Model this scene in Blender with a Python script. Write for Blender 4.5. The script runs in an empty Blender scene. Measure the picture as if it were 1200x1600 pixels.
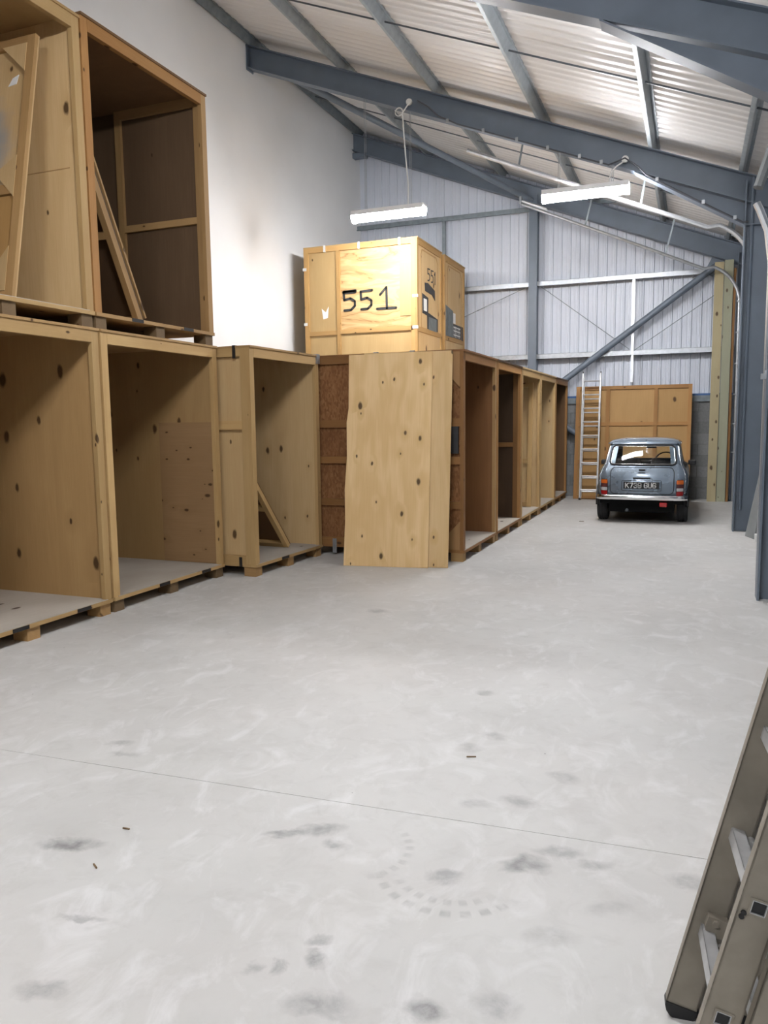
import bpy, math, random
from mathutils import Vector, Matrix
random.seed(7)
SC = bpy.context.scene
COL = SC.collection
# ------------------------------------------------------------------ camera
YAW, PITCH, ROLL, FPX, EYE = 0.3776404, 0.1158630, -0.0122969, 1209.4, 1.58
fw = Vector((-math.sin(YAW)*math.cos(PITCH), math.cos(YAW)*math.cos(PITCH), -math.sin(PITCH)))
rt = Vector((math.cos(YAW), math.sin(YAW), 0)); up = rt.cross(fw)
r2 = math.cos(ROLL)*rt + math.sin(ROLL)*up; u2 = -math.sin(ROLL)*rt + math.cos(ROLL)*up
cam = bpy.data.objects.new('camera', bpy.data.cameras.new('camera')); COL.objects.link(cam)
M = Matrix((r2, u2, -fw)).transposed().to_4x4(); M.translation = (0, 0, EYE); cam.matrix_world = M
cam.data.sensor_fit = 'VERTICAL'; cam.data.sensor_height = 24; cam.data.lens = 24*FPX/1600
cam.data.clip_start = 0.05; SC.camera = cam
# ------------------------------------------------------------------ world and exposure
w = bpy.data.worlds.new('world'); SC.world = w; w.use_nodes = True
w.node_tree.nodes['Background'].inputs[0].default_value = (0.6, 0.7, 0.85, 1)
w.node_tree.nodes['Background'].inputs[1].default_value = 0.02
vs = SC.view_settings; vs.view_transform = 'Standard'; vs.look = 'None'; vs.gamma = 1; vs.use_curve_mapping = False
vs.exposure = 2.17
SC.cycles.max_bounces = 7
LAMP = 46.0        # emission of every tube fitting
# ------------------------------------------------------------------ helpers
def tag(o, label=None, cat=None, group=None, kind=None):
    if label: o['label'] = label
    if cat: o['category'] = cat
    if group: o['group'] = group
    if kind: o['kind'] = kind
    return o
def thing(name, loc, label=None, cat=None, rz=0, group=None, kind=None):
    o = bpy.data.objects.new(name, None); COL.objects.link(o); o.empty_display_size = .1
    o.location = loc; o.rotation_euler = (0, 0, rz)
    return tag(o, label, cat, group, kind)
class MB:
    def __init__(s): s.v = []; s.f = []
    def add(s, vs_, fs):
        n = len(s.v); s.v += [tuple(p) for p in vs_]; s.f += [tuple(i+n for i in f) for f in fs]; return s
    def box(s, x0, x1, y0, y1, z0, z1):
        return s.add([(x0,y0,z0),(x1,y0,z0),(x1,y1,z0),(x0,y1,z0),(x0,y0,z1),(x1,y0,z1),(x1,y1,z1),(x0,y1,z1)],
                     [(0,3,2,1),(4,5,6,7),(0,1,5,4),(1,2,6,5),(2,3,7,6),(3,0,4,7)])
    def beam(s, p0, p1, w_, d, upv=(0,0,1)):       # w_ across, d along upv
        p0, p1 = Vector(p0), Vector(p1); a = (p1-p0).normalized(); u = Vector(upv)
        side = a.cross(u).normalized(); u = side.cross(a)
        c = [side*sx*w_/2+u*sy*d/2 for sx, sy in ((-1,-1),(1,-1),(1,1),(-1,1))]
        return s.add([p0+k for k in c]+[p1+k for k in c], [(0,1,2,3),(7,6,5,4),(0,4,5,1),(1,5,6,2),(2,6,7,3),(3,7,4,0)])
    def path(s, pts, r, n=8, closed=False):
        pts = [Vector(p) for p in pts]; m = len(pts); rings = []
        for i, p in enumerate(pts):
            if closed: t = pts[(i+1) % m]-pts[i-1]
            else: t = pts[min(i+1, m-1)]-pts[max(i-1, 0)]
            t.normalize(); u = Vector((0,0,1)) if abs(t.z) < .95 else Vector((1,0,0))
            a = t.cross(u).normalized(); b = a.cross(t)
            rings.append([p+a*r*math.cos(k*2*math.pi/n)+b*r*math.sin(k*2*math.pi/n) for k in range(n)])
        vv = [q for g in rings for q in g]; ff = []
        for i in range(m if closed else m-1):
            j = (i+1) % m
            ff += [(i*n+k, i*n+(k+1) % n, j*n+(k+1) % n, j*n+k) for k in range(n)]
        if not closed: ff += [tuple(range(n))[::-1], tuple((m-1)*n+k for k in range(n))]
        return s.add(vv, ff)
    def prism(s, pts, axis, a0, a1):               # pts in the other two axes (cyclic order)
        def mk(p, a): return {'x': (a, p[0], p[1]), 'y': (p[0], a, p[1]), 'z': (p[0], p[1], a)}[axis]
        n = len(pts)
        return s.add([mk(p, a0) for p in pts]+[mk(p, a1) for p in pts],
                     [tuple(range(n))[::-1], tuple(range(n, 2*n))]+[(i, (i+1) % n, n+(i+1) % n, n+i) for i in range(n)])
    def grid(s, rows):
        n = len(rows[0]); vv = [p for r in rows for p in r]
        return s.add(vv, [(i*n+j, i*n+j+1, (i+1)*n+j+1, (i+1)*n+j) for i in range(len(rows)-1) for j in range(n-1)])
    def lathe(s, prof, c, axis='x', n=32):          # prof: (axial, radius)
        vv = []; c = Vector(c)
        for a, r in prof:
            for k in range(n):
                t = k*2*math.pi/n; q = (a, r*math.cos(t), r*math.sin(t)) if axis == 'x' else (r*math.cos(t), r*math.sin(t), a) if axis == 'z' else (r*math.cos(t), a, r*math.sin(t))
                vv.append(c+Vector(q))
        m = len(prof)
        ff = [(i*n+k, i*n+(k+1) % n, (i+1)*n+(k+1) % n, (i+1)*n+k) for i in range(m-1) for k in range(n)]
        ff += [tuple(range(n))[::-1], tuple((m-1)*n+k for k in range(n))]
        return s.add(vv, ff)
    def mesh(s, name):
        me = bpy.data.meshes.new(name); me.from_pydata(s.v, [], s.f)
        import bmesh
        b = bmesh.new(); b.from_mesh(me); bmesh.ops.recalc_face_normals(b, faces=b.faces); b.to_mesh(me); b.free()
        return me
    def build(s, name, mat, parent=None, smooth=False, bevel=0, loc=None):
        return link(name, s.mesh(name), mat, parent, smooth, bevel, loc)
def link(name, me, mat, parent=None, smooth=False, bevel=0, loc=None):
    if mat is not None and not me.materials: me.materials.append(mat)
    o = bpy.data.objects.new(name, me); COL.objects.link(o)
    if parent: o.parent = parent
    if loc: o.location = loc
    if smooth:
        for p in me.polygons: p.use_smooth = True
        if smooth != 'all':
            m = o.modifiers.new('split', 'EDGE_SPLIT'); m.split_angle = math.radians(40)
    if bevel:
        m = o.modifiers.new('bevel', 'BEVEL'); m.width = bevel; m.segments = 2; m.limit_method = 'ANGLE'
    return o
def bx(name, mat, parent, *c, bevel=0): return MB().box(*c).build(name, mat, parent, bevel=bevel)
# ------------------------------------------------------------------ materials
class NT:
    def __init__(s, name):
        s.m = bpy.data.materials.new(name); s.m.use_nodes = True; s.t = s.m.node_tree
        s.b = s.t.nodes['Principled BSDF']; s.o = s.t.nodes['Material Output']
    def n(s, typ, ins=None, **props):
        nd = s.t.nodes.new(typ)
        for k, v in props.items(): setattr(nd, k, v)
        for k, v in (ins or {}).items(): s.set(nd.inputs[k], v)
        return nd
    def set(s, sock, v):
        if hasattr(v, 'is_output') or isinstance(v, bpy.types.NodeSocket): s.t.links.new(v, sock)
        else: sock.default_value = v
    def math(s, op, a, b=None, c=None, clamp=False):
        nd = s.t.nodes.new('ShaderNodeMath'); nd.operation = op; nd.use_clamp = clamp
        for i, v in enumerate((a, b, c)):
            if v is not None: s.set(nd.inputs[i], v)
        return nd.outputs[0]
    def ramp(s, fac, stops):
        nd = s.t.nodes.new('ShaderNodeValToRGB'); el = nd.color_ramp.elements
        while len(el) < len(stops): el.new(.5)
        for e, (p, c) in zip(el, stops):
            e.position = p; e.color = (c, c, c, 1) if isinstance(c, (int, float)) else (*c, 1)
        s.set(nd.inputs[0], fac); return nd.outputs[0]
    def mix(s, fac, a, b, typ='MIX'):
        nd = s.t.nodes.new('ShaderNodeMix'); nd.data_type = 'RGBA'; nd.blend_type = typ; nd.clamp_factor = True
        s.set(nd.inputs[0], fac)
        for i, v in ((6, a), (7, b)): s.set(nd.inputs[i], (*v, 1) if isinstance(v, tuple) and len(v) == 3 else v)
        return nd.outputs[2]
    def noise(s, vec, scale, detail=3, dist=0, rough=.5, out=0):
        nd = s.n('ShaderNodeTexNoise', {'Scale': scale, 'Detail': detail, 'Distortion': dist, 'Roughness': rough}); s.set(nd.inputs['Vector'], vec)
        return nd.outputs[out]
    def bump(s, h, strength=.2, dist=.01):
        nd = s.n('ShaderNodeBump', {'Strength': strength, 'Distance': dist, 'Height': h}); s.set(s.b.inputs['Normal'], nd.outputs[0])
    def fin(s, col=None, rough=None, metal=None, coat=None, spec=None):
        for k, v in (('Base Color', col), ('Roughness', rough), ('Metallic', metal), ('Coat Weight', coat), ('Specular IOR Level', spec)):
            if v is not None: s.set(s.b.inputs[k], (*v, 1) if isinstance(v, tuple) and len(v) == 3 else v)
        return s.m
def srgb(r, g, b):
    f = lambda c: (c/255/12.92) if c/255 <= .04045 else ((c/255+.055)/1.055)**2.4
    return (f(r), f(g), f(b))
def plain(name, col, rough=.6, metal=0., var=.12, scale=6, bumps=0.0, coat=0.):
    t = NT(name); tc = t.n('ShaderNodeTexCoord').outputs['Object']
    n1 = t.noise(tc, scale, 4); f = t.ramp(n1, [(.3, 1-var), (.7, 1.0)])
    c = t.mix(1.0, col, f, 'MULTIPLY'); r = t.math('MULTIPLY_ADD', n1, .2, rough-.1)
    if bumps: t.bump(t.noise(tc, scale*12, 3), bumps, .002)
    return t.fin(c, r, metal, coat)
def wood(name, light, dark, axis='z', knots=.5, kscale=3.0, figure=.5, rings=14, knotcol=(.05, .022, .008), blotch=.25, rough=.62, scale=1.0, fine=.25, spot=None, warm=True):
    if warm: light, dark = [(c[0], c[1]*.94, c[2]*.80) for c in (light, dark)]
    t = NT(name); tc = t.n('ShaderNodeTexCoord').outputs['Object']
    rnd = t.n('ShaderNodeObjectInfo').outputs['Random']
    off = t.n('ShaderNodeCombineXYZ', {0: t.math('MULTIPLY', rnd, 37.), 1: t.math('MULTIPLY', rnd, 71.), 2: t.math('MULTIPLY', rnd, 53.)}).outputs[0]
    v = t.n('ShaderNodeVectorMath', {0: tc, 1: off}, operation='ADD').outputs[0]
    ai = 'xyz'.index(axis); sc = [1., 1., 1.]; sc[ai] = .16
    vm = t.n('ShaderNodeMapping', {'Vector': v, 'Scale': tuple(sc)}).outputs[0]
    sc2 = [1., 1., 1.]; sc2[ai] = .03
    vf = t.n('ShaderNodeMapping', {'Vector': v, 'Scale': tuple(sc2)}).outputs[0]
    sk = [1., 1., 1.]; sk[ai] = .55
    vk = t.n('ShaderNodeMapping', {'Vector': v, 'Scale': tuple(sk)}).outputs[0]
    # knots
    se = t.n('ShaderNodeSeparateXYZ', {0: vk}); oth = [k for k in range(3) if k != ai]
    v2 = t.n('ShaderNodeCombineXYZ', {0: t.math('ADD', se.outputs[oth[0]], se.outputs[oth[1]]), 1: se.outputs[ai]}).outputs[0]
    vo = t.n('ShaderNodeTexVoronoi', {'Vector': v2, 'Scale': kscale, 'Randomness': 1.0}, voronoi_dimensions='2D')
    sc_ = t.n('ShaderNodeSeparateColor', {0: vo.outputs['Color']})
    keep = t.math('GREATER_THAN', sc_.outputs[0], 1-knots)
    siz = t.math('MULTIPLY_ADD', sc_.outputs[1], .95, .45)          # small knots and large ones
    d = t.math('MULTIPLY', t.math('ADD', vo.outputs['Distance'], t.math('MULTIPLY_ADD', t.noise(vk, 22*scale, 3), .09, -.03)), siz)
    kn = t.math('MULTIPLY', t.ramp(d, [(.045, 1.), (.075, 0.)]), keep)
    halo = t.math('MULTIPLY', t.ramp(d, [(.05, 1.), (.30, 0.)]), keep)
    # grain figure that bends round the knots
    g = t.math('ADD', t.noise(vm, 3.2*scale, 3, .5), t.math('MULTIPLY', halo, .16))
    s_ = t.math('MULTIPLY_ADD', t.math('SINE', t.math('MULTIPLY', g, rings*2.)), .5, .5)
    fi = t.noise(vf, 110*scale, 3)
    c = t.mix(t.math('MULTIPLY', s_, figure), light, dark)
    c = t.mix(t.math('MULTIPLY', t.ramp(fi, [(.35, 1.), (.65, 0.)]), fine), c, dark)
    bl = t.noise(v, 1.6, 3)
    c = t.mix(t.math('MULTIPLY', t.ramp(bl, [(.4, 0.), (.75, 1.)]), blotch), c, dark)
    tint = t.math('MULTIPLY_ADD', rnd, .24, .86)
    c = t.mix(1.0, c, t.n('ShaderNodeCombineColor', {0: tint, 1: tint, 2: tint}).outputs[0], 'MULTIPLY')
    c = t.mix(t.math('MULTIPLY', halo, .3), c, dark); c = t.mix(t.math('MULTIPLY', kn, .9), c, knotcol)
    if spot:
        ln = t.n('ShaderNodeVectorMath', {0: t.n('ShaderNodeMapping', {'Vector': tc, 'Location': (spot[0], 0, spot[1]), 'Scale': (spot[2], 50, spot[3])}, vector_type='TEXTURE').outputs[0]}, operation='LENGTH').outputs['Value']
        ln = t.math('ADD', ln, t.math('MULTIPLY_ADD', t.noise(tc, 7, 4), .8, -.4))
        c = t.mix(t.math('MULTIPLY', t.ramp(ln, [(.3, 1.), (1.0, 0.)]), .8), c, spot[4])
    t.bump(fi, .15, .002)
    return t.fin(c, rough, spec=.3)
PL, PD = (.50, .345, .175), (.34, .205, .085)
ply_pale = wood('ply_pale', (.60, .455, .275), (.46, .31, .155), 'z', .45, 3.2, .30, 10)
ply_pale_x = wood('ply_pale_x', (.58, .44, .27), (.42, .28, .135), 'x', .4, 3.0, .30, 10)
ply_tan = wood('ply_tan', (.44, .30, .155), (.33, .205, .095), 'z', .45, 3.4, .30, 8)
ply_tan_x = wood('ply_tan_x', (.44, .30, .155), (.33, .205, .095), 'x', .5, 3.4, .30, 8)
ply_sheet = wood('ply_sheet', (.76, .58, .36), (.58, .39, .18), 'z', .80, 4.3, .42, 13, blotch=.35)
ply_red = wood('ply_red', (.27, .135, .06), (.17, .075, .03), 'z', .3, 4, .3, 10)
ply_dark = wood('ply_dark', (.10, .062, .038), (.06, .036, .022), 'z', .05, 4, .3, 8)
ply_gus = wood('ply_gusset', (.33, .20, .10), (.25, .14, .065), 'z', .1, 4, .25, 8)
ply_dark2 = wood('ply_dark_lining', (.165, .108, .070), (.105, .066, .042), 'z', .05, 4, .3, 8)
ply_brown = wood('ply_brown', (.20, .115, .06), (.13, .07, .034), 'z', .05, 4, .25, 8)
def make_gold():                                       # rotary-cut face with sharp edged figure lying across the panel
    t = NT('ply_gold'); tc = t.n('ShaderNodeTexCoord').outputs['Object']
    v = t.n('ShaderNodeMapping', {'Vector': tc, 'Scale': (.45, 1, 1.9)}).outputs[0]
    g = t.math('FRACT', t.math('MULTIPLY', t.noise(v, 1.9, 4, .9, .5), 4.6))
    c = t.ramp(g, [(0., (.30, .165, .062)), (.05, (.47, .295, .125)), (.45, (.52, .34, .155)), (.55, (.60, .42, .21)), (.92, (.50, .32, .14)), (1., (.30, .165, .062))])
    fi = t.noise(t.n('ShaderNodeMapping', {'Vector': tc, 'Scale': (.04, 1, 1)}).outputs[0], 110, 3)
    c = t.mix(t.math('MULTIPLY', t.ramp(fi, [(.35, 1.), (.65, 0.)]), .2), c, (.36, .21, .085)); t.bump(fi, .15, .002)
    return t.fin(c, .62, spec=.3)
ply_gold = make_gold()
ply_gold_p = wood('ply_gold_p', (.50, .37, .20), (.40, .27, .13), 'z', .12, 3.5, .35, 8)
ply_panel = wood('ply_panel', (.43, .275, .125), (.34, .20, .08), 'z', .22, 3.4, .3, 8)
osb = None
T = {}
for k, (a, b) in {'pale': ((.53, .38, .20), (.40, .255, .115)), 'tan': ((.44, .29, .145), (.32, .19, .085)), 'orange': ((.42, .235, .095), (.30, .145, .05)),
                  'red': ((.30, .16, .065), (.20, .095, .035)), 'gold': ((.47, .31, .14), (.36, .21, .085)), 'old': ((.20, .14, .085), (.12, .08, .045))}.items():
    for ax in 'xyz': T[k+ax] = wood('timber_%s_%s' % (k, ax), a, b, ax, .35, 5., .35, 9, blotch=.3)
def make_osb():
    t = NT('strand_board'); tc = t.n('ShaderNodeTexCoord').outputs['Object']
    vo = t.n('ShaderNodeTexVoronoi', {'Vector': t.n('ShaderNodeMapping', {'Vector': tc, 'Scale': (1, 1, .45), 'Rotation': (0, .5, 0)}).outputs[0], 'Scale': 60.})
    g = t.n('ShaderNodeSeparateColor', {0: vo.outputs['Color']}).outputs[0]
    c = t.ramp(g, [(0., (.19, .082, .030)), (.5, (.25, .115, .045)), (1., (.31, .155, .065))])
    c = t.mix(t.math('MULTIPLY', t.ramp(t.noise(tc, 2.2, 4), [(.4, 0.), (.7, 1.)]), .5), c, (.17, .07, .028))
    t.bump(g, .2, .002); return t.fin(c, .7, spec=.25)
osb = make_osb()
deck_dust = wood('deck_dust', (.47, .43, .37), (.36, .31, .25), 'y', .1, 4, .2, 6, blotch=.5, rough=.8, warm=False)
m_white = plain('white_wall_paint', (.80, .80, .79), .75, 0, .05, 1.2, .05)
m_clad = plain('white_cladding', (.60, .635, .70), .42, 0, .05, 2)
def make_roof():
    t = NT('roof_liner'); tc = t.n('ShaderNodeTexCoord').outputs['Object']
    return t.fin(t.mix(t.math('MULTIPLY', t.ramp(t.noise(tc, 1.2, 3), [(.4, 0.), (.7, 1.)]), .3), (.66, .645, .625), (.61, .595, .575)), .36)
m_roof = make_roof()
m_steel = plain('blue_grey_steel', (.150, .182, .225), .42, 0, .15, 3)
m_galv = plain('galvanised', (.46, .48, .50), .40, .75, .25, 14)
m_galvg = plain('galvanised_dull', (.27, .31, .33), .5, .4, .3, 10)
m_purl = plain('galvanised_purlin', (.36, .40, .42), .45, .35, .25, 10)
m_galvw = plain('galvanised_bright', (.70, .72, .74), .35, .7, .15, 14)
m_alu = plain('aluminium_mill', (.58, .58, .58), .36, .55, .2, 18)
m_aluold = plain('aluminium_dirty', (.35, .31, .25), .5, .30, .3, 9, .15)
m_black = plain('black_plastic', (.015, .015, .016), .5, 0, .2, 8)
m_rubber = plain('tyre_rubber', (.022, .022, .023), .75, 0, .3, 20)
m_blackpaint = plain('black_paint', (.035, .035, .035), .6, 0, .3, 12)
m_greypaint = plain('grey_paint', (.17, .195, .20), .7, 0, .35, 9)
m_paper = plain('paper_label', (.78, .78, .76), .7, 0, .1, 30)
m_tape = plain('metal_clip', (.72, .72, .70), .45, .3, .1, 30)
m_strap = plain('dark_strap', (.022, .019, .018), .6, .2, .3, 20)
m_blue = plain('blue_flashing', (.05, .14, .36), .4, 0, .1, 6)
m_door = plain('door_inner_skin', (.045, .060, .085), .45, 0, .15, 3)
m_rwall = plain('side_cladding', (.36, .38, .41), .5, 0, .1, 2)
m_grey = plain('grey_board', (.22, .23, .23), .65, 0, .2, 5)
m_rod = plain('sag_rod', (.11, .125, .14), .5, .3, .2, 6)
m_cable = plain('pvc_cable', (.72, .72, .69), .5, 0, .05, 10)
m_cableg = plain('grey_cable', (.07, .075, .085), .5, 0, .05, 10)
m_cream = plain('cream_bracket', (.55, .47, .33), .6, 0, .4, 20, .3)
m_paint = plain('metallic_blue_grey_paint', (.235, .29, .35), .28, .55, .06, 3, coat=1.)
m_chrome = plain('chrome', (.78, .78, .78), .10, 1., .05, 10)
m_under_shade = plain('underbody_shade_black', (.006, .006, .006), .95, 0, .1, 8)  # near-black and matt: shade of the recess under the bumper, put into the colour
m_under_shade.node_tree.nodes['Principled BSDF'].inputs['Specular IOR Level'].default_value = .1
m_seat = plain('black_trim', (.03, .032, .036), .6, 0, .2, 10)
m_white_plate = plain('plate_characters', (.82, .82, .80), .4, 0, .03, 10)
m_plate = plain('plate_black', (.012, .012, .012), .3, 0, .1, 10)
m_amber = plain('amber_lens', (.62, .13, .02), .2, 0, .1, 30, coat=.6)
m_red = plain('red_lens', (.42, .012, .012), .2, 0, .15, 30, coat=.6)
m_smoke = plain('smoke_lens', (.10, .03, .03), .2, 0, .1, 30, coat=.6)
m_clear = plain('clear_lens', (.55, .53, .53), .2, 0, .1, 30, coat=.6)
def make_glass():
    t = NT('car_glass'); tr = t.n('ShaderNodeBsdfTransparent', {0: (.94, .96, .95, 1)}).outputs[0]
    gl = t.n('ShaderNodeBsdfGlossy', {'Color': (1, 1, 1, 1), 'Roughness': .03}).outputs[0]
    ior = t.math('MULTIPLY_ADD', t.n('ShaderNodeNewGeometry').outputs['Backfacing'], 1/1.52-1.52, 1.52)
    fr = t.n('ShaderNodeFresnel', {'IOR': ior}).outputs[0]
    mx = t.n('ShaderNodeMixShader', {0: fr, 1: tr, 2: gl}).outputs[0]
    t.t.links.new(mx, t.o.inputs[0]); return t.m
m_glass = make_glass()
def make_emit(name, col, st):
    t = NT(name); e = t.n('ShaderNodeEmission', {0: (*col, 1), 1: st}).outputs[0]; t.t.links.new(e, t.o.inputs[0]); return t.m
m_lamp_dim = make_emit('lamp_diffuser_small', (.965, .968, 1.0), LAMP*.22)
m_lamp = make_emit('lamp_diffuser_light', (.965, .968, 1.0), LAMP)
def make_block():
    t = NT('concrete_block'); tc = t.n('ShaderNodeTexCoord').outputs['Object']; rnd = t.n('ShaderNodeObjectInfo').outputs['Random']
    n = t.noise(tc, 26, 5); k = t.math('ADD', t.math('MULTIPLY_ADD', n, .12, .16), t.math('MULTIPLY', rnd, .07))
    c = t.n('ShaderNodeCombineColor', {0: k, 1: k, 2: t.math('MULTIPLY', k, .98)}).outputs[0]
    t.bump(n, .5, .004); return t.fin(c, .9, spec=.2)
m_block = make_block()
m_mortar = plain('mortar', (.17, .165, .155), .95, 0, .2, 30, .2)
def make_floor():
    t = NT('dusty_concrete'); tc = t.n('ShaderNodeTexCoord').outputs['Object']
    base = t.ramp(t.noise(tc, .9, 6, .4, .6), [(.25, (.465, .455, .432)), (.5, (.535, .525, .50)), (.75, (.59, .58, .555))])
    # pale trowel swirls
    sw = t.noise(t.n('ShaderNodeMapping', {'Vector': tc, 'Scale': (1.3, .9, 1), 'Rotation': (0, 0, .5)}).outputs[0], 3.2, 8, 1.6, .62)
    c = t.mix(t.math('MULTIPLY', t.ramp(sw, [(.51, 0.), (.70, 1.)]), .48), base, (.72, .71, .70))
    sw2 = t.noise(tc, 7.5, 7, .8, .65); c = t.mix(t.math('MULTIPLY', t.ramp(sw2, [(.50, 0.), (.75, 1.)]), .26), c, (.34, .325, .30))
    warm = t.noise(tc, .55, 2); c = t.mix(t.math('MULTIPLY', t.ramp(warm, [(.45, 0.), (.75, 1.)]), .25), c, (.56, .50, .45))
    nz = t.noise(tc, 9., 5, .4, .6, out=1)
    vec = t.n('ShaderNodeVectorMath', {0: tc, 1: t.n('ShaderNodeVectorMath', {0: t.n('ShaderNodeVectorMath', {0: nz, 1: (.5, .5, .5)}, operation='SUBTRACT').outputs[0], 'Scale': .12}, operation='SCALE').outputs[0]}, operation='ADD').outputs[0]
    tot = None
    S = [(-2.15, 2.14, .15, .055, .35, .95), (-1.30, 2.56, .11, .055, .5, .7), (-1.40, 2.50, .12, .035, .55, .8), (-1.20, 2.49, .07, .04, .3, .55), (-.98, 1.90, .05, .055, .4, .85),
         (-1.01, 1.98, .045, .03, .4, .5), (-.76, 2.43, .07, .05, .4, .6), (-.51, 2.60, .10, .07, .3, .85), (-.40, 2.72, .10, .05, .2, .55), (-.27, 2.69, .08, .04, .3, .5),
         (-.63, 1.83, .075, .065, .4, .9), (-.90, 1.74, .12, .06, .3, .6), (-.45, 1.90, .08, .06, .3, .5), (-1.08, 1.82, .03, .03, .3, .6), (-1.15, 1.79, .035, .03, .3, .5),
         (-1.78, 1.80, .10, .022, .3, .5), (-2.61, 2.95, .08, .04, .3, .5), (-2.50, 2.86, .10, .035, .2, .4), (-1.07, 4.27, .06, .05, 0, .55), (-.88, 3.68, .08, .06, 0, .45), (-.95, 3.50, .07, .06, 0, .4),
         (-.48, 3.34, .09, .06, 0, .45), (-.62, 3.05, .09, .06, 0, .5), (-.78, 2.98, .08, .05, 0, .4), (-2.41, 5.9, .10, .10, 0, .5), (-1.66, 1.5, .10, .05, .3, .55), (.05, 2.69, .10, .06, .2, .45), (-.2, 2.45, .12, .05, .6, .3), (-.75, 1.6, .12, .08, .2, .6), (-.35, 2.25, .10, .06, .3, .3)]
    for x, y, rx, ry, a, s in S:
        mp = t.n('ShaderNodeMapping', {'Vector': vec, 'Location': (x, y, 0), 'Rotation': (0, 0, a), 'Scale': (rx, ry, 1)}, vector_type='TEXTURE').outputs[0]
        ln = t.n('ShaderNodeVectorMath', {0: mp}, operation='LENGTH').outputs['Value']
        k = t.math('MULTIPLY', t.ramp(ln, [(.35, 1.), (1.15, 0.)]), s)
        tot = k if tot is None else t.math('MAXIMUM', tot, k)
    # boot-sole arcs
    for x, y, r, a0, s in ((-.74, 2.50, .27, 0, .40), (-.74, 2.50, .21, 0, .30), (-1.12, 2.50, .20, 1, .28)):
        d = t.n('ShaderNodeVectorMath', {0: tc, 1: (x, y, 0)}, operation='SUBTRACT').outputs[0]
        sp = t.n('ShaderNodeSeparateXYZ', {0: d}); ln = t.n('ShaderNodeVectorMath', {0: d}, operation='LENGTH').outputs['Value']
        ring = t.ramp(t.math('ABSOLUTE', t.math('SUBTRACT', ln, r)), [(.008, 1.), (.022, 0.)])
        an = t.math('ARCTAN2', sp.outputs[1], sp.outputs[0])
        tick = t.ramp(t.math('MULTIPLY_ADD', t.math('SINE', t.math('MULTIPLY', an, 26.)), .5, .5), [(.3, 0.), (.55, 1.)])
        half = t.ramp(t.math('MULTIPLY_ADD', sp.outputs[1], -1., -.10), [(0., 0.), (.08, 1.)]) if a0 == 0 else t.ramp(t.math('MULTIPLY_ADD', sp.outputs[0], 1., -.10), [(.0, 0.), (.05, 1.)])
        k = t.math('MULTIPLY', t.math('MULTIPLY', ring, tick), t.math('MULTIPLY', half, s)); tot = t.math('MAXIMUM', tot, k)
    brk = t.ramp(t.noise(tc, 14, 5, .5, .65), [(.30, .35), (.6, 1.)])
    c = t.mix(t.math('MULTIPLY', t.math('MULTIPLY', tot, brk), .95), c, (.19, .185, .18))
    vo = t.n('ShaderNodeTexVoronoi', {'Vector': tc, 'Scale': 2.6}).outputs['Distance']
    c = t.mix(t.ramp(vo, [(.008, .8), (.014, 0.)]), c, (.08, .07, .06))
    t.bump(t.noise(tc, 30, 6), .12, .004)
    return t.fin(c, t.math('MULTIPLY_ADD', sw, .25, .42), spec=.35)
m_floor = make_floor()
# ------------------------------------------------------------------ the building
XW, XR, Y0, YG = -7.0, 1.05, -7.0, 16.45          # left wall, right wall, back of the hall, gable cladding
ztop = lambda x: 5.03-.391*x                       # top of the rafters
SL = math.atan(.391)
floor = thing('floor', (0, 0, 0), kind='structure')
bx('slab', m_floor, floor, XW-.2, XR+.2, 2.80+.0015, YG+.2, -.15, 0); bx('slab', m_floor, floor, XW-.2, XR+.2, Y0, 2.80-.0015, -.15, 0)
for o in floor.children:                            # the joint runs a degree and a half off square
    for v in o.data.vertices:
        if 2 < v.co.y < 4: v.co.y += (v.co.x+1.13)*.052
bx('joint_filler', m_mortar, floor, XW, XR, 2.3, 3.2, -.16, -.005)
wl = MB().prism([(Y0, -.1), (YG, -.1), (YG, 8.2), (Y0, 8.2)], 'x', XW-.15, XW).build('wall_left', m_white); tag(wl, kind='structure')
tag(bx('wall_front', m_rwall, None, XW-.15, XR+.15, Y0-.15, Y0, -.1, 8.3), kind='structure')
# gable wall: blockwork base, cladding sheets above
wb = thing('wall_back', (0, YG, 0), kind='structure')
bx('mortar_bed', m_mortar, wb, XW, XR, -.065, .10, 0, 1.92)
blk = MB().box(-.217, .217, -.08, .02, -.105, .105).mesh('block'); blk.materials.append(m_block)
for r in range(9):
    for i in range(12):
        x = -4.1+i*.444+(.222 if r % 2 else 0)
        if x < .85: link('block', blk, None, wb, loc=(x, 0, .108+r*.2135))
P_ = .178
def ribbed(n, prof=.022):                           # across-profile of a trapezoid sheet with n ribs: (u, depth)
    out = []
    for i in range(n):
        u = i*P_; out += [(u, 0), (u+.055, 0), (u+.060, -.004), (u+.085, -.004), (u+.090, 0), (u+.132, 0), (u+.142, -prof), (u+.166, -prof)]
    return out+[(n*P_, 0)]
nsh = 0
x = XW
while x < XR:
    x1 = min(x+6*P_, XR+.2); rows = []
    pr = [(x+u, d) for u, d in ribbed(6) if x+u <= XR+.15]
    lo = [(a, d, 2.02) for a, d in pr]; hi = [(a, d, ztop(a)+.2) for a, d in pr]
    MB().grid([lo, hi]).build('cladding_sheet', m_clad, wb); x += 6*P_
bx('flashing', m_blue, wb, XW, XR, -.10, .02, 2.015, 2.055)
bx('sheeting_rail', m_galvg, wb, XW, XR, -.13, -.03, 1.90, 2.015)
for z, m in ((2.84, m_galv), (4.30, m_galv), (5.78, m_galvg)):
    MB().box(XW, XR, -.20, -.19, z-.005, z+.085).box(XW, XR, -.20, -.03, z+.08, z+.087).box(XW, XR, -.24, -.20, z-.012, z-.004).build('girt', m, wb)
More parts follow.
